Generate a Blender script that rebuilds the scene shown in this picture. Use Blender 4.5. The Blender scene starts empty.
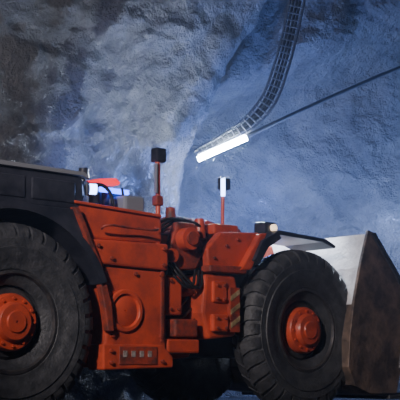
import bpy, bmesh, math, random
from mathutils import Vector, noise, Matrix
random.seed(4)
C = bpy.context.collection

# ---------------------------------------------------------------- materials
def mat(name, base, rough=0.5, metal=0.0, var=None, scale=6.0, bump=0.0, bscale=30.0, emit=None, estr=0.0, lo=0.4, hi=0.65):
    m = bpy.data.materials.new(name); m.use_nodes = True
    nt = m.node_tree; b = nt.nodes["Principled BSDF"]
    b.inputs["Base Color"].default_value = (*base, 1)
    b.inputs["Roughness"].default_value = rough
    b.inputs["Metallic"].default_value = metal
    tc = nt.nodes.new("ShaderNodeTexCoord")
    if var:
        n = nt.nodes.new("ShaderNodeTexNoise"); n.inputs["Scale"].default_value = scale
        n.inputs["Detail"].default_value = 8; n.inputs["Roughness"].default_value = 0.65
        nt.links.new(tc.outputs["Object"], n.inputs["Vector"])
        r = nt.nodes.new("ShaderNodeValToRGB")
        r.color_ramp.elements[0].position = lo; r.color_ramp.elements[0].color = (*base, 1)
        r.color_ramp.elements[1].position = hi; r.color_ramp.elements[1].color = (*var, 1)
        nt.links.new(n.outputs["Fac"], r.inputs["Fac"]); nt.links.new(r.outputs["Color"], b.inputs["Base Color"])
    if bump:
        n2 = nt.nodes.new("ShaderNodeTexNoise"); n2.inputs["Scale"].default_value = bscale
        n2.inputs["Detail"].default_value = 6
        nt.links.new(tc.outputs["Object"], n2.inputs["Vector"])
        bp = nt.nodes.new("ShaderNodeBump"); bp.inputs["Strength"].default_value = bump
        bp.inputs["Distance"].default_value = 0.02
        nt.links.new(n2.outputs["Fac"], bp.inputs["Height"]); nt.links.new(bp.outputs["Normal"], b.inputs["Normal"])
    if emit:
        b.inputs["Emission Color"].default_value = (*emit, 1); b.inputs["Emission Strength"].default_value = estr
    return m

M_OR = mat("orange_paint", (0.58, 0.078, 0.03), 0.36, 0, (0.22, 0.042, 0.026), 3.8, 0.15, 60, lo=.42, hi=.76)
M_ORD = mat("orange_paint_dirty", (0.36, 0.05, 0.022), 0.55, 0, (0.07, 0.028, 0.024), 7.0, 0.3, 50)
M_BK = mat("black_paint", (0.018, 0.020, 0.030), 0.28, 0, (0.045, 0.047, 0.063), 5.0)
M_RUB = mat("tyre_rubber", (0.028, 0.030, 0.035), 0.55, 0, (0.065, 0.066, 0.073), 9.0, 0.4, 40)
M_RIM = mat("rim_steel", (0.045, 0.045, 0.05), 0.45, 0.4, (0.10, 0.09, 0.09), 12.0)
M_STL = mat("dull_steel", (0.12, 0.12, 0.13), 0.45, 0.6, (0.06, 0.06, 0.06), 15.0)
M_CHR = mat("chrome_rod", (0.7, 0.7, 0.72), 0.15, 1.0)
M_HOS = mat("hydraulic_hose", (0.012, 0.012, 0.014), 0.45)
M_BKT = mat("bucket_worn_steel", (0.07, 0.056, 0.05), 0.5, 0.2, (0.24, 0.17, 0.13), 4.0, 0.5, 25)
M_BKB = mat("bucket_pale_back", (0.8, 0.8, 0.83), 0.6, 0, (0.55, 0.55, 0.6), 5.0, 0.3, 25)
M_GRY = mat("grey_plastic", (0.20, 0.21, 0.24), 0.45)
M_GLW = mat("blue_white_lens", (0.8, 0.85, 1), 0.2, emit=(0.3, 0.45, 1.0), estr=14)
M_BLU = mat("blue_lens", (0.05, 0.1, .8), 0.2, emit=(0.04, 0.12, 1.0), estr=9)
M_RED = mat("red_lens", (0.5, 0.01, 0.01), 0.2, emit=(1.0, 0.015, 0.04), estr=1.6)
M_HL = mat("headlight_lens", (0.9, 0.8, 0.7), 0.2, emit=(1.0, 0.75, 0.5), estr=2)
M_TUBE = mat("led_tube_glow", (1, 1, 1), 0.3, emit=(0.72, 0.84, 1.0), estr=450)
M_TRAY = mat("galvanised_tray", (0.10, 0.11, 0.14), 0.4, 0.4)
M_YEL = mat("hazard_yellow", (0.45, 0.34, 0.18), 0.5, 0, (0.15, 0.10, 0.04), 14)
M_LBL = mat("label_plate", (0.35, 0.30, 0.28), 0.5, 0, (0.15, 0.1, 0.09), 30)

def rock_mat(name, c1, c2, c3, rough, bdist=.2):
    m = bpy.data.materials.new(name); m.use_nodes = True
    nt = m.node_tree; L = nt.links; b = nt.nodes["Principled BSDF"]
    tc = nt.nodes.new("ShaderNodeTexCoord")
    def nz(sc, det, rg=0.6):
        n = nt.nodes.new("ShaderNodeTexNoise"); n.inputs["Scale"].default_value = sc
        n.inputs["Detail"].default_value = det; n.inputs["Roughness"].default_value = rg
        L.new(tc.outputs["Object"], n.inputs["Vector"]); return n
    a = nz(1.3, 12, 0.76)
    r = nt.nodes.new("ShaderNodeValToRGB")
    e = r.color_ramp.elements
    e[0].position = 0.34; e[0].color = (*c1, 1)
    e[1].position = 0.70; e[1].color = (*c3, 1)
    k = e.new(0.52); k.color = (*c2, 1)
    L.new(a.outputs["Fac"], r.inputs["Fac"]); L.new(r.outputs["Color"], b.inputs["Base Color"])
    b.inputs["Roughness"].default_value = rough
    h1 = nz(2.2, 12, 0.62); h2 = nz(24, 5, 0.6)
    h3 = nz(1.5, 7, 0.5); h3.noise_type = 'RIDGED_MULTIFRACTAL'; h3.normalize = False
    v = nt.nodes.new("ShaderNodeTexVoronoi"); v.inputs["Scale"].default_value = 7; L.new(tc.outputs["Object"], v.inputs["Vector"])
    def madd(x, f, y):
        q = nt.nodes.new("ShaderNodeMath"); q.operation = 'MULTIPLY_ADD'; q.inputs[1].default_value = f
        L.new(x, q.inputs[0]); L.new(y, q.inputs[2]); return q.outputs[0]
    h = madd(h2.outputs["Fac"], .28, h1.outputs["Fac"]); h = madd(v.outputs["Distance"], .18, h); h = madd(h3.outputs["Fac"], .06, h)
    bp = nt.nodes.new("ShaderNodeBump"); bp.inputs["Strength"].default_value = 1.0; bp.inputs["Distance"].default_value = bdist
    L.new(h, bp.inputs["Height"]); L.new(bp.outputs["Normal"], b.inputs["Normal"])
    return m
M_ROCK = rock_mat("shotcrete_rock", (0.085, 0.084, 0.088), (0.16, 0.158, 0.16), (0.25, 0.24, 0.235), 0.36, .25)
M_CEIL = rock_mat("ceiling_rock", (0.03, 0.03, 0.035), (0.07, 0.07, 0.075), (0.13, 0.12, 0.12), 0.6)
M_GND = rock_mat("muddy_ground", (0.012, 0.012, 0.013), (0.025, 0.024, 0.024), (0.05, 0.045, 0.04), 0.4)

# ---------------------------------------------------------------- helpers
def empty(name, loc=(0, 0, 0), rz=0):
    o = bpy.data.objects.new(name, None); o.location = loc; o.rotation_euler = (0, 0, rz)
    o.empty_display_size = 0.3; C.objects.link(o); return o

def finish(bm, name, m, parent=None, bevel=0.0, smooth=False, loc=None):
    bmesh.ops.recalc_face_normals(bm, faces=bm.faces)
    me = bpy.data.meshes.new(name); bm.to_mesh(me); bm.free()
    for mm in (m if isinstance(m, (list, tuple)) else [m]): me.materials.append(mm)
    o = bpy.data.objects.new(name, me); C.objects.link(o)
    if parent: o.parent = parent
    if loc: o.location = loc
    if bevel:
        md = o.modifiers.new("bevel", 'BEVEL'); md.width = bevel; md.segments = 2; md.limit_method = 'ANGLE'
        md.angle_limit = math.radians(35)
    if smooth:
        for p in me.polygons: p.use_smooth = True
        md = o.modifiers.new("es", 'EDGE_SPLIT'); md.split_angle = math.radians(38)
    return o

def add_prism(bm, pts, t0, t1, mi=0):
    a = [bm.verts.new((s, t0, z)) for s, z in pts]; b = [bm.verts.new((s, t1, z)) for s, z in pts]
    n = len(pts); fs = [bm.faces.new(a), bm.faces.new(b[::-1])]
    for i in range(n): fs.append(bm.faces.new((a[i], b[i], b[(i+1) % n], a[(i+1) % n])))
    for f in fs: f.material_index = mi

def prism(name, pts, t0, t1, m, parent, bevel=0.012):
    bm = bmesh.new(); add_prism(bm, pts, t0, t1); return finish(bm, name, m, parent, bevel)

def add_box(bm, s0, s1, t0, t1, z0, z1, mi=0):
    add_prism(bm, [(s0, z0), (s1, z0), (s1, z1), (s0, z1)], t0, t1, mi)

def box(name, s0, s1, t0, t1, z0, z1, m, parent, bevel=0.012):
    return prism(name, [(s0, z0), (s1, z0), (s1, z1), (s0, z1)], t0, t1, m, parent, bevel)

def add_cyl(bm, p0, p1, r0, r1=None, seg=24, mi=0):
    p0 = Vector(p0); p1 = Vector(p1); r1 = r0 if r1 is None else r1
    d = p1 - p0; M = Matrix.Translation((p0+p1)/2) @ d.to_track_quat('Z', 'Y').to_matrix().to_4x4()
    g = bmesh.ops.create_cone(bm, cap_ends=True, segments=seg, radius1=r0, radius2=r1, depth=d.length, matrix=M)
    for v in g['verts']:
        for f in v.link_faces: f.material_index = mi

def cyl(name, p0, p1, r, m, parent, r1=None, seg=28):
    bm = bmesh.new(); add_cyl(bm, p0, p1, r, r1, seg); return finish(bm, name, m, parent, 0, True)

def tube(name, pts, r, m, parent=None):
    cu = bpy.data.curves.new(name, 'CURVE'); cu.dimensions = '3D'; cu.bevel_depth = r; cu.bevel_resolution = 3
    sp = cu.splines.new('BEZIER'); sp.bezier_points.add(len(pts)-1)
    for i, p in enumerate(pts):
        bp = sp.bezier_points[i]; bp.co = p; bp.handle_left_type = bp.handle_right_type = 'AUTO'
    cu.use_fill_caps = True; cu.materials.append(m)
    o = bpy.data.objects.new(name, cu); C.objects.link(o)
    if parent: o.parent = parent
    return o

def lathe(bm, c, prof, seg=72, mi=0, close=False):
    cx, cy, cz = c; rings = []
    for t, r in prof:
        rings.append([bm.verts.new((cx + r*math.cos(2*math.pi*i/seg), cy + t, cz + r*math.sin(2*math.pi*i/seg))) for i in range(seg)])
    n = len(rings)
    for j in range(n if close else n-1):
        A = rings[j]; B = rings[(j+1) % n]
        for i in range(seg):
            f = bm.faces.new((A[i], A[(i+1) % seg], B[(i+1) % seg], B[i])); f.material_index = mi
    return rings

# ---------------------------------------------------------------- loader
YAW = math.atan2(0.661, 0.7505)
L = empty("underground_loader", (-1.616, 9.66, 0), YAW)

def wheel(tag, s, t, w, flip=1):
    bm = bmesh.new()
    def q(v): return v if flip > 0 else w - v
    prof = [(0.10, .33), (0.05, .40), (0.035, .455), (0.02, .47), (0.015, .53), (0.0, .55), (-0.012, .62), (-0.02, .66), (-0.008, .668), (-0.012, .74), (-0.002, .748),
            (0.02, .80), (0.06, .845), (0.12, .872), (w-.12, .872), (w-.06, .845), (w-.02, .80), (w, .74), (w+.01, .62), (w-.02, .47), (w-.05, .40), (w-.1, .33)]
    lathe(bm, (s, t, .9), [(q(a), r) for a, r in prof], 96, 0, True)
    N = 34
    for i in range(N):
        for side in (0, 1):
            a0 = 2*math.pi*(i + .5*side)/N
            rows = []
            for (f, ra, dz) in [(-0.006, .79, 0), (0.02, .838, .004), (0.06, .878, .01), (w*.5-.01, .90, .07)]:
                tt = f if side == 0 else w - f
                rows.append((tt, ra, dz))
            prev = None
            hw = .068
            for (tt, ra, dz) in rows:
                ring = []
                for (da, rr) in [(-hw+dz, ra-.05), (-hw+dz, ra), (hw+dz, ra), (hw+dz, ra-.05)]:
                    a = a0 + da; ring.append(bm.verts.new((s + rr*math.cos(a), t + tt, .9 + rr*math.sin(a))))
                if prev:
                    for k in range(4): bm.faces.new((prev[k], prev[(k+1) % 4], ring[(k+1) % 4], ring[k]))
                else: bm.faces.new(ring)
                prev = ring
            bm.faces.new(prev[::-1])
    finish(bm, tag+"_tyre", M_RUB, L, 0, True)
    bm = bmesh.new()
    lathe(bm, (s, t, .9), [(q(a), r) for a, r in [(0.05, .46), (0.02, .455), (0.015, .43), (.05, .415), (.13, .40), (.15, .33), (.12, .30), (.12, 0.02), (.3, .02), (.3, .46)]], 64, 0, True)
    for i in range(18):
        a = 2*math.pi*i/18
        add_cyl(bm, (s+.345*math.cos(a), t+q(.16), .9+.345*math.sin(a)), (s+.345*math.cos(a), t+q(.115), .9+.345*math.sin(a)), .018, seg=6)
    finish(bm, tag+"_rim", M_RIM, L, 0, True)
    bm = bmesh.new()
    lathe(bm, (s, t, .9), [(q(a), r) for a, r in [(.2, .255), (.06, .255), (.035, .24), (.03, .18), (.0, .17), (-.02, .155), (-.025, .10), (-.04, .09), (-.04, .012), (.2, .012)]], 56, 0, True)
    for i in range(12):
        a = 2*math.pi*i/12
        add_cyl(bm, (s+.21*math.cos(a), t+q(.04), .9+.21*math.sin(a)), (s+.21*math.cos(a), t+q(.015), .9+.21*math.sin(a)), .014, seg=6)
    finish(bm, tag+"_hub", M_OR, L, 0, True)

wheel("rear_near", 0, 0, .55); wheel("front_near", 3.74, 0, .36)
wheel("rear_far", 0, 1.75, .55, -1); wheel("front_far", 3.74, 1.84, .46, -1)
cyl("rear_axle", (0, .3, .9), (0, 2.0, .9), .17, M_BK, L); cyl("front_axle", (3.74, .3, .9), (3.74, 2.0, .9), .17, M_BK, L)

# rear chassis and engine hood
box("rear_chassis", -1.7, 1.75, .62, 1.68, .55, 1.9, M_BK, L, .03)
prism("engine_hood", [(-1.9, 1.95), (.74, 1.95), (.80, 2.10), (.78, 2.27), (.72, 2.31), (-1.8, 2.33), (-1.9, 2.2)], .1, 2.2, M_BK, L, .03)
prism("hood_rail", [(-1.9, 2.345), (.76, 2.325), (.80, 2.30), (.80, 2.265), (.75, 2.285), (-1.9, 2.30)], .06, .11, M_GRY, L, .006)
bm = bmesh.new()
for i in range(3): add_box(bm, -.9+.55*i, -.42+.55*i, .085, .11, 2.02, 2.22)
finish(bm, "hood_vent_panels", M_BK, L, .012)
bm = bmesh.new()
outer = []; inner = []
for i in range(25):
    a = math.radians(22 + i*136/24)
    outer.append((1.07*math.cos(a), .9+1.07*math.sin(a))); inner.append((1.00*math.cos(a), .9+1.00*math.sin(a)))
for i in range(24):
    add_prism(bm, [outer[i], outer[i+1], inner[i+1], inner[i]], .0, .66)
finish(bm, "rear_fender", M_BK, L, 0, False)
prism("fender_skirt", [(-.6, 1.96), (.70, 1.96), (.80, 1.72), (.62, 1.70), (.5, 1.82), (.28, 1.95)], .06, .12, M_BK, L, .01)

# operator side body
prism("upper_body_panel", [(.66, 2.03), (.70, 1.98), (.80, 1.70), (1.74, 1.72), (1.74, 1.92), (1.70, 1.99)], .10, 1.0, M_OR, L, .025)
prism("upper_body_lip", [(.66, 2.05), (1.71, 2.005), (1.71, 1.975), (.67, 2.02)], .07, 1.02, M_OR, L, .008)
prism("mid_body_panel", [(.80, 1.70), (.93, 1.47), (1.79, 1.45), (1.79, 1.715)], .06, .95, M_OR, L, .02)
prism("lower_body_panel", [(.93, 1.46), (1.04, 1.10), (1.07, .85), (1.03, .5), (1.80, .53), (1.79, 1.44)], .10, .9, M_OR, L, .02)
prism("arch_edge_trim", [(.62, 1.98), (.68, 1.98), (.95, 1.46), (1.07, 1.10), (1.10, .84), (1.03, .84), (.98, 1.10), (.89, 1.44)], .02, .10, M_ORD, L, .01)
prism("body_sill", [(1.0, .48), (1.85, .5), (1.85, .60), (1.72, .72), (1.0, .72)], .05, .3, M_OR, L, .015)
bm = bmesh.new()
lathe(bm, (1.28, .10, 1.04), [(0.03, .205), (-.022, .205), (-.03, .195), (-.03, .165), (-.022, .158), (.005, .155), (-.012, .13), (-.012, .01), (.03, .01)], 48)
finish(bm, "round_hatch", M_OR, L, 0, True)
bm = bmesh.new()
for (s, z) in [(1.02, 1.40), (1.72, 1.40), (1.72, .80), (1.13, .80), (1.40, 1.40), (.92, 1.64), (1.72, 1.66), (1.72, 1.5), (1.08, 1.53), (1.08, .66), (1.08, .55), (1.7, .56)]:
    t = .03 if z > 1.45 and z < 1.7 else (.02 if z < .75 else .07)
    add_cyl(bm, (s, t+.04, z), (s, t, z), .018, seg=8)
finish(bm, "panel_bolts", M_ORD, L, 0, True)
bm = bmesh.new()
for i in range(4): add_box(bm, 1.22+i*.10, 1.27+i*.10, .035, .07, .60, .66)
finish(bm, "step_slots", M_LBL, L, .004)
box("sill_recess", 1.18, 1.64, .04, .06, .53, .70, M_ORD, L, .004)
tube("grab_handle", [(.95, .04, 1.80), (.95, 0.0, 1.82), (1.3, 0.0, 1.83), (1.6, 0, 1.84), (1.6, .04, 1.86)], .012, M_ORD, L)
box("panel_seam_strip", 1.72, 1.76, .085, .12, .75, 1.44, M_ORD, L, .004)

# operator compartment
box("cab_floor", .85, 1.68, .25, .95, 1.6, 2.02, M_BK, L)
prism("operator_seat", [(.92, 2.0), (1.2, 2.0), (1.2, 2.12), (1.04, 2.14), (.98, 2.42), (.90, 2.40)], .5, .9, M_BK, L, .04)
box("control_console", 1.36, 1.62, .22, .5, 1.98, 2.19, M_GRY, L, .03)
prism("dashboard", [(1.30, 2.0), (1.66, 2.0), (1.66, 2.2), (1.5, 2.3), (1.4, 2.26)], .55, .95, M_BK, L, .03)
tube("joystick", [(1.45, .36, 2.18), (1.43, .36, 2.28)], .014, M_BK, L)
prism("cab_warning_lamp", [(1.14, 2.30), (1.5, 2.33), (1.52, 2.36), (1.46, 2.40), (1.25, 2.37), (1.13, 2.34)], .50, .60, M_RED, L, .01)
box("cab_blue_lamp", 1.24, 1.60, .46, .50, 2.235, 2.285, M_BLU, L, .008)
cyl("warning_lamp_stalk", (1.32, .58, 2.1), (1.32, .58, 2.32), .015, M_BK, L)
cyl("hood_work_lamp", (.86, .16, 2.18), (.93, .13, 2.18), .06, M_BK, L)
cyl("hood_work_lamp_lens", (.86, .12, 2.18), (.92, .10, 2.18), .05, M_GLW, L)
box("hood_lamp_bracket", .80, .88, .15, .22, 2.0, 2.26, M_GRY, L)
cyl("hood_beacon", (.95, .35, 2.0), (.95, .35, 2.33), .022, M_BK, L)
cyl("hood_beacon_dome", (.95, .35, 2.32), (.95, .35, 2.42), .06, M_BK, L, .045)
tube("cab_guard_rail", [(.80, .3, 2.0), (.82, .3, 2.22), (1.0, .3, 2.26), (1.2, .3, 2.24), (1.30, .3, 2.0)], .018, M_BK, L)
tube("mirror_post", [(1.70, .13, 1.6), (1.71, .13, 2.0), (1.70, .13, 2.56)], .026, M_OR, L)
box("mirror_lamp_box", 1.66, 1.79, .09, .20, 2.54, 2.69, M_BK, L, .02)
box("mirror_lamp_clamp", 1.66, 1.75, .09, .17, 2.1, 2.2, M_ORD, L)
box("mirror_post_reflector", 1.655, 1.675, .09, .13, 2.22, 2.52, M_GRY, L, .004)

# articulation
prism("rear_hinge_upper", [(1.75, 1.92), (2.0, 1.92), (2.32, 1.75), (2.36, 1.6), (2.25, 1.52), (1.75, 1.50)], .45, 1.7, M_ORD, L, .03)
prism("rear_hinge_lower", [(1.75, .98), (2.3, .92), (2.36, .74), (2.28, .6), (1.75, .55)], .3, 1.7, M_OR, L, .03)
box("hinge_bulkhead", 1.78, 1.98, .28, 1.7, .55, 1.85, M_BK, L, .02)
cyl("hinge_pin", (2.25, 1.0, .45), (2.25, 1.0, 2.05), .12, M_STL, L)
box("hinge_side_box", 1.84, 2.06, .16, .5, 1.02, 1.42, M_OR, L, .025)
box("hinge_step", 1.82, 2.24, .1, .42, .64, .78, M_OR, L, .02)
box("hinge_step_plate", 1.9, 2.2, .08, .3, .80, .98, M_ORD, L, .02)
cyl("steering_cylinder", (1.85, .35, 1.22), (2.35, .30, 1.30), .06, M_ORD, L)
cyl("steering_rod", (2.3, .30, 1.29), (2.62, .28, 1.34), .032, M_CHR, L)
cyl("pivot_boss", (2.13, .1, 1.80), (2.13, .45, 1.80), .115, M_OR, L)
cyl("pivot_boss_cap", (2.13, .07, 1.80), (2.13, .12, 1.80), .07, M_ORD, L)
cyl("pivot_boss_small", (1.93, .15, 1.62), (1.93, .4, 1.62), .07, M_OR, L)
prism("pivot_bracket", [(1.95, 1.72), (2.05, 1.98), (2.28, 1.98), (2.42, 1.72), (2.3, 1.5), (2.02, 1.48)], .22, .32, M_ORD, L, .02)
for i in range(7):
    z0 = 1.0 + i*.12
    tube("hydraulic_hose_%d" % (i+1), [(1.80, .35+.07*i, z0), (2.05, .2+.05*i, z0-.10-.02*i), (2.3, .25+.05*i, z0-.02), (2.6, .5, z0+.06)], .018, M_HOS, L)
for i in range(3):
    tube("upper_hose_%d" % (i+1), [(1.9, .4+.08*i, 1.85), (2.15, .36+.07*i, 2.0+.02*i), (2.4, .35+.07*i, 2.0), (2.6, .4+.05*i, 1.9)], .016, M_HOS, L)
for i in range(3):
    tube("joint_hose_%d" % (i+1), [(1.86+.05*i, .2, 1.55), (1.95+.07*i, .12, 1.38), (2.1+.06*i, .10, 1.30), (2.25+.05*i, .18, 1.48)], .015, M_HOS, L)
bm = bmesh.new()
for (s, t, z) in [(1.90, .14, 1.08), (2.0, .14, 1.08), (1.90, .14, 1.36), (2.0, .14, 1.36), (2.45, .05, 1.2), (2.55, .05, 1.2), (2.45, .05, 1.34), (2.55, .05, 1.34), (2.43, .03, .90), (2.55, .03, .90), (2.43, .03, 1.0), (2.55, .03, 1.0), (2.45, .1, 1.62), (2.62, .1, 1.76), (2.78, .1, 1.84)]:
    add_cyl(bm, (s, t-.005, z), (s, t+.04, z), .015, seg=6)
finish(bm, "frame_bolts", M_ORD, L)

# front frame
prism("front_frame_lower", [(2.32, 1.45), (2.74, 1.45), (2.80, 1.2), (2.74, .82), (2.36, .78), (2.28, 1.05)], .10, .5, M_OR, L, .03)
box("frame_access_cover", 2.40, 2.60, .07, .12, 1.16, 1.38, M_OR, L, .02)
box("frame_bracket", 2.38, 2.60, .05, .12, .86, 1.04, M_OR, L, .02)
box("front_frame_core", 2.3, 4.25, .66, 1.66, .6, 1.75, M_BK, L, .04)
prism("front_tower_plate", [(2.38, 1.50), (2.36, 1.72), (2.55, 1.90), (3.12, 1.94), (2.98, 1.74), (2.80, 1.50)], .12, .22, M_OR, L, .02)
prism("front_tower_rib", [(2.74, 1.50), (2.80, 1.56), (3.06, 1.92), (3.16, 1.93), (2.92, 1.52)], .04, .13, M_OR, L, .015)
prism("front_tower_ledge", [(2.34, 1.47), (2.34, 1.54), (2.86, 1.55), (2.86, 1.47)], .05, .2, M_ORD, L, .015)
prism("front_tower_inner", [(2.4, 1.50), (2.38, 1.75), (2.6, 2.0), (3.2, 2.02), (3.3, 1.7), (3.0, 1.45)], .5, .62, M_ORD, L, .02)
prism("front_deck_block", [(2.25, 1.7), (2.3, 2.05), (2.5, 2.14), (2.95, 2.12), (3.25, 2.04), (3.25, 1.7)], .8, 1.5, M_ORD, L, .03)
box("valve_block", 2.62, 2.98, .3, .5, 1.90, 2.02, M_OR, L, .02)
cyl("valve_dome_a", (2.50, .4, 1.85), (2.50, .4, 2.06), .07, M_OR, L, .05)
cyl("valve_dome_b", (2.35, .7, 1.9), (2.35, .7, 2.2), .08, M_ORD, L, .05)
bm = bmesh.new()
add_box(bm, 2.62, 2.75, .05, .1, .86, 1.32, 0)
for i in range(3):
    add_prism(bm, [(2.62, .90+.14*i), (2.75, .98+.14*i), (2.75, 1.03+.14*i), (2.62, .95+.14*i)], .044, .052, 1)
finish(bm, "hazard_stripes", [M_ORD, M_YEL], L)
tube("front_post", [(2.88, .45, 1.9), (2.88, .45, 2.2), (2.89, .45, 2.46)], .02, M_OR, L)
box("front_post_lamp", 2.84, 2.98, .42, .50, 2.42, 2.56, M_BK, L, .02)
box("front_post_lamp_lens", 2.83, 2.86, .38, .43, 2.34, 2.54, M_GLW, L, .01)
box("front_headlight_box", 3.26, 3.44, .18, .36, 1.95, 2.08, M_BK, L, .02)
cyl("front_headlight_lens", (3.38, .15, 2.015), (3.38, .19, 2.015), .04, M_HL, L)
prism("front_fender", [(3.02, 1.78), (3.06, 1.83), (3.3, 1.97), (4.05, 1.93), (4.22, 1.86), (4.2, 1.83), (4.0, 1.89), (3.32, 1.92), (3.1, 1.78)], .0, .62, M_BK, L, .01)
prism("front_fender_side", [(2.92, 1.62), (3.05, 1.84), (3.28, 1.95), (3.34, 1.88), (3.14, 1.77), (3.0, 1.58)], .0, .05, M_BK, L, .008)
for k, t0 in enumerate((.72, 1.44)):
    prism("boom_arm_%d" % (k+1), [(2.7, 2.02), (2.9, 2.12), (3.5, 1.98), (4.1, 1.55), (4.42, 1.1), (4.45, .55), (4.25, .5), (4.1, .9), (3.7, 1.4), (2.75, 1.8)], t0, t0+.14, M_OR, L, .02)
cyl("boom_pivot", (2.82, .6, 1.95), (2.82, 1.7, 1.95), .09, M_STL, L)
cyl("tilt_cylinder", (2.9, 1.15, 1.7), (3.7, 1.15, 1.85), .1, M_OR, L); cyl("tilt_rod", (3.7, 1.15, 1.85), (4.25, 1.15, 1.75), .05, M_CHR, L)
prism("bucket_link", [(4.05, 1.9), (4.25, 1.95), (4.45, 1.4), (4.4, 1.2), (4.25, 1.25)], 1.05, 1.25, M_OR, L, .02)

# bucket (curved shell with side plates)
outer = [(4.62, 2.02), (4.47, 1.62), (4.36, 1.2), (4.28, .8), (4.26, .5), (4.36, .3), (4.6, .2), (5.0, .16), (5.25, .16)]
inner = [(5.25, .2), (5.0, .21), (4.63, .26), (4.42, .35), (4.32, .53), (4.34, .8), (4.42, 1.18), (4.53, 1.6), (4.68, 2.0)]
B0, B1 = -.12, 2.35
bm = bmesh.new()
n = len(outer)
inn = inner[::-1]
for i in range(n-1):
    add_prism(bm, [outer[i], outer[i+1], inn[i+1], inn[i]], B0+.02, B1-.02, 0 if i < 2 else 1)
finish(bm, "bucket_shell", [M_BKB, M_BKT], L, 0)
side = [(4.62, 2.06), (4.72, 2.04), (5.10, 1.62), (5.30, 1.38), (5.27, 1.0), (5.16, .5), (5.06, .2), (4.6, .2), (4.34, .29), (4.23, .5), (4.26, .82), (4.34, 1.2), (4.46, 1.62)]
for k, (a, b) in enumerate(((B0-.02, B0+.02), (B1-.02, B1+.02))):
    prism("bucket_side_%d" % (k+1), side, a, b, M_BKT, L, .006)
bm = bmesh.new()
for i in (1, 2, 3, 4):
    p, q_ = side[i], side[i+1]
    add_prism(bm, [p, q_, (q_[0]-.07, q_[1]-.02), (p[0]-.07, p[1]-.02)], B0-.045, B0-.02)
finish(bm, "bucket_wear_edge", M_STL, L, .005)
box("bucket_lip", 4.95, 5.32, B0, B1, .13, .18, M_STL, L, .01)
for k, t0 in enumerate((.7, 1.42)):
    prism("bucket_ear_%d" % (k+1), [(4.15, .5), (4.34, .4), (4.42, 1.3), (4.3, 1.35), (4.15, .95)], t0-.06, t0-.01, M_BKT, L, .01)

# ---------------------------------------------------------------- tunnel
u = Vector((.7505, .661, 0)); nrm = Vector((-.661, .7505, 0)); P1 = Vector((-1.616, 9.66, 0))
def wp(s, t): return P1 + u*s + nrm*t
foot = [wp(-9, 3.3), wp(-3, 3.1), wp(0, 3.0), wp(3, 3.05), wp(4.1, 3.05), wp(4.62, 3.2), Vector((-.15, 15.55, 0)), Vector((-.45, 16.3, 0)), Vector((-.5, 17.2, 0)), Vector((.3, 17.9, 0)), Vector((2.2, 18.5, 0)), Vector((4.0, 18.3, 0)), Vector((6.0, 16.5, 0)), Vector((7.5, 13.0, 0)), Vector((8.5, 8, 0))]
cum = [0]
for i in range(1, len(foot)): cum.append(cum[-1] + (foot[i]-foot[i-1]).length)
def at(d):
    for i in range(1, len(foot)):
        if d <= cum[i] or i == len(foot)-1:
            f = (d-cum[i-1])/(cum[i]-cum[i-1]); return foot[i-1].lerp(foot[i], f)
corner = cum[5]
NA, NZ, H = 700, 200, 7.0
def smoothstep(a, b, x):
    x = max(0, min(1, (x-a)/(b-a))); return x*x*(3-2*x)
bm = bmesh.new(); grid = []
for i in range(NA+1):
    d = cum[-1]*i/NA
    p = at(d)*.4 + at(max(0, d-.2))*.3 + at(min(cum[-1], d+.2))*.3
    tg = (at(min(cum[-1], d+.4)) - at(max(0, d-.4))).normalized(); nn = Vector((tg.y, -tg.x, 0))
    col = []
    rec = smoothstep(corner+1.5, corner+3.5, d)
    for j in range(NZ+1):
        z = -.15 + H*j/NZ
        v = Vector((p.x, p.y, z))
        g = math.exp(-((d-corner)/.9)**2)
        lean = (smoothstep(3.1, 5.2, z)*.75 - smoothstep(2.8, 1.6, z)*.05)
        v += u*(lean*g)
        v += nn*(max(0, z-4.0)**1.7*.20)
        brow = 4.75 + .32*(v.x-1.0)
        v += nn*(rec*smoothstep(brow, brow+.6, z)*1.5)
        q3 = Vector((v.x, v.y, v.z))
        dsp = noise.fractal(q3*.5, .9, 2.1, 4)*.20 + noise.fractal(q3*1.7+Vector((7, 3, 1)), .75, 2.1, 6)*.07
        rd = 1-abs(noise.noise(q3*.9+Vector((3, 9, 2))))
        rd2 = 1-abs(noise.noise(q3*2.3+Vector((13, 2, 5))))
        dsp += (rd**4)*.12 + (rd2**5)*.05
        v += nn*(dsp-.1)
        col.append(bm.verts.new(v))
    grid.append(col)
for i in range(NA):
    for j in range(NZ):
        bm.faces.new((grid[i][j], grid[i+1][j], grid[i+1][j+1], grid[i][j+1]))
w = finish(bm, "wall_back", M_ROCK)
for p in w.data.polygons: p.use_smooth = True

def sheet(name, x0, x1, y0, y1, z, amp, nx, ny, m, sgn):
    bm = bmesh.new(); g = []
    for i in range(nx+1):
        c = []
        for j in range(ny+1):
            x = x0+(x1-x0)*i/nx; y = y0+(y1-y0)*j/ny
            q3 = Vector((x, y, z))
            h = noise.fractal(q3*.6, .9, 2.1, 4)*amp + noise.fractal(q3*2.5, .9, 2.1, 3)*amp*.25
            c.append(bm.verts.new((x, y, z + (h if sgn == 0 else -abs(h)))))
        g.append(c)
    for i in range(nx):
        for j in range(ny): bm.faces.new((g[i][j], g[i+1][j], g[i+1][j+1], g[i][j+1]))
    o = finish(bm, name, m)
    for p in o.data.polygons: p.use_smooth = True
    return o
sheet("floor", -11, 11, -3, 20, 0, .05, 180, 180, M_GND, 1)
sheet("ceiling", -11, 11, -3, 20, 6.35, .35, 160, 160, M_CEIL, 0)

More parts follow.
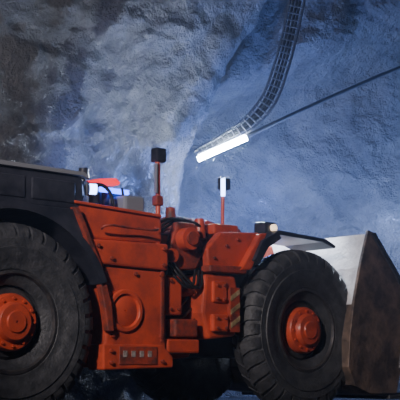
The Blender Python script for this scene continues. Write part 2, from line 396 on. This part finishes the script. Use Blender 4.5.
# ---------------------------------------------------------------- tube lamp
LY = 14.6
A = Vector((-.03, LY, 3.26)); Bq = Vector((.63, LY-.02, 3.55))
T = empty("led_tube_lamp", A)
dirv = (Bq-A)
bm = bmesh.new(); add_cyl(bm, (0, 0, 0), dirv, .034, seg=20); finish(bm, "tube", M_TUBE, T, 0, True)
bm = bmesh.new(); add_cyl(bm, -dirv*.04, (0, 0, 0), .04, seg=20); add_cyl(bm, dirv, dirv*1.04, .04, seg=20)
add_cyl(bm, Vector((0, .03, .065)), dirv+Vector((0, .03, .065)), .02, seg=8)
finish(bm, "housing", M_GRY, T, 0, True)
br = tube("support_bracket_arm", [(.3, 14.74, 3.5), (.3, 15.6, 3.6), (-.1, 15.9, 3.7)], .02, M_TRAY, T); br.location = -A
# ---------------------------------------------------------------- cable tray
TR = empty("cable_tray", (0, 0, 0))
ctr = [(1.74, 14.9, 7.0), (1.52, 14.9, 6.2), (1.37, 14.9, 5.6), (1.26, 14.9, 5.1), (1.13, 14.85, 4.62), (.95, 14.8, 4.14), (.66, 14.75, 3.78), (.32, 14.72, 3.56), (-.02, 14.7, 3.40)]
def cr(P, n=10):
    out = []
    for i in range(len(P)-1):
        p0 = Vector(P[max(0, i-1)]); p1 = Vector(P[i]); p2 = Vector(P[i+1]); p3 = Vector(P[min(len(P)-1, i+2)])
        for k in range(n):
            t = k/n
            out.append(.5*((2*p1)+(p2-p0)*t+(2*p0-5*p1+4*p2-p3)*t*t+(3*p1-p0-3*p2+p3)*t**3))
    out.append(Vector(P[-1])); return out
cp = cr(ctr)
e1, e2 = [], []
for i, p in enumerate(cp):
    tg = (cp[min(i+1, len(cp)-1)]-cp[max(i-1, 0)]).normalized(); pr = Vector((tg.z, 0, -tg.x)).normalized()
    wd = .10*min(1, .3+.7*(len(cp)-1-i)/25)
    e1.append(p+pr*wd); e2.append(p-pr*wd)
tube("rail_1", [tuple(p) for p in e1[::2]], .02, M_TRAY, TR); tube("rail_2", [tuple(p) for p in e2[::2]], .02, M_TRAY, TR)
bm = bmesh.new()
for i in range(0, len(cp), 2):
    add_cyl(bm, e1[i]+Vector((0, -.02, 0)), e2[i]+Vector((0, -.02, 0)), .012, seg=6)
finish(bm, "rungs", M_TRAY, TR)
for k, o in enumerate((-.05, 0, .045)):
    tube("cable_%d" % (k+1), [(p.x+o, p.y+.02, p.z) for p in cp[::4]], .02, M_HOS, TR)
TR2 = empty("service_pipe", (0, 0, 0))
tube("pipe", [(.62, 14.75, 3.6), (1.4, 15.4, 4.10), (2.3, 16.2, 4.66), (3.15, 17.0, 5.18), (4.6, 18.4, 6.0)], .028, M_TRAY, TR2)

# ---------------------------------------------------------------- lights
def spot(name, loc, tgt, e, col, ang=60, blend=.6, size=.15):
    l = bpy.data.lights.new(name, 'SPOT'); l.energy = e; l.color = col; l.spot_size = math.radians(ang); l.spot_blend = blend; l.shadow_soft_size = size
    o = bpy.data.objects.new(name, l); o.location = loc
    o.rotation_euler = (Vector(tgt)-Vector(loc)).to_track_quat('-Z', 'Y').to_euler(); C.objects.link(o); return o
def point(name, loc, e, col, size=.15):
    l = bpy.data.lights.new(name, 'POINT'); l.energy = e; l.color = col; l.shadow_soft_size = size
    o = bpy.data.objects.new(name, l); o.location = loc; C.objects.link(o); return o
BL = (.16, .30, 1.0)
point("recess_glow_fill", (.9, 16.2, 3.0), 420, BL, .12)  # added blue fill, strengthens the glow on the recess wall; no fixture here
point("right_wall_sheen_fill", (3.0, 16.9, 2.7), 260, (.30, .46, 1), .12)  # added bluish fill for the sheen on the right of the recess wall
spot("left_wall_blue_fill", (-1.0, 11.9, 2.55), (-.6, 14.3, 3.1), 520, (.20, .34, 1.0), 100, 1.0)  # added blue fill to brighten the left wall, not mounted on the loader
spot("loader_headlight_beam", (1.5, 13.1, 2.2), (3.2, 18.0, 2.0), 600, (.6, .75, 1.0), 32, .9)
spot("loader_side_fill", (-3.5, 2.0, 4.6), (.6, 11.6, 1.0), 3600, (1.0, .89, .86), 33, .9, .3)  # unseen fill added from the camera side to light the loader
spot("upper_wall_fill", (-3.8, 7.6, 3.4), (-1.7, 13.4, 4.6), 620, (1.0, .92, .90), 66, 1.0, .15)  # unseen fill added to brighten the upper left rock
spot("bucket_light", (1.2, 13.4, 3.0), tuple(wp(4.5, 1.0)+Vector((0, 0, 1.7))), 520, (.75, .85, 1.0), 90, .6)

W = bpy.data.worlds.new("world"); bpy.context.scene.world = W; W.use_nodes = True
nt = W.node_tree
nt.nodes["Background"].inputs[0].default_value = (.05, .09, .28, 1); nt.nodes["Background"].inputs[1].default_value = .6
vs = nt.nodes.new("ShaderNodeVolumeScatter"); vs.inputs["Density"].default_value = .006; vs.inputs["Anisotropy"].default_value = .4
vs.inputs["Color"].default_value = (.75, .85, 1, 1)
nt.links.new(vs.outputs[0], nt.nodes["World Output"].inputs["Volume"])

cam = bpy.data.cameras.new("camera"); cam.lens = 99; cam.sensor_width = 36
co = bpy.data.objects.new("camera", cam); co.location = (0, 0, .55); co.rotation_euler = (math.radians(90+8.4), 0, 0); C.objects.link(co)
cam.clip_end = 200
bpy.context.scene.camera = co
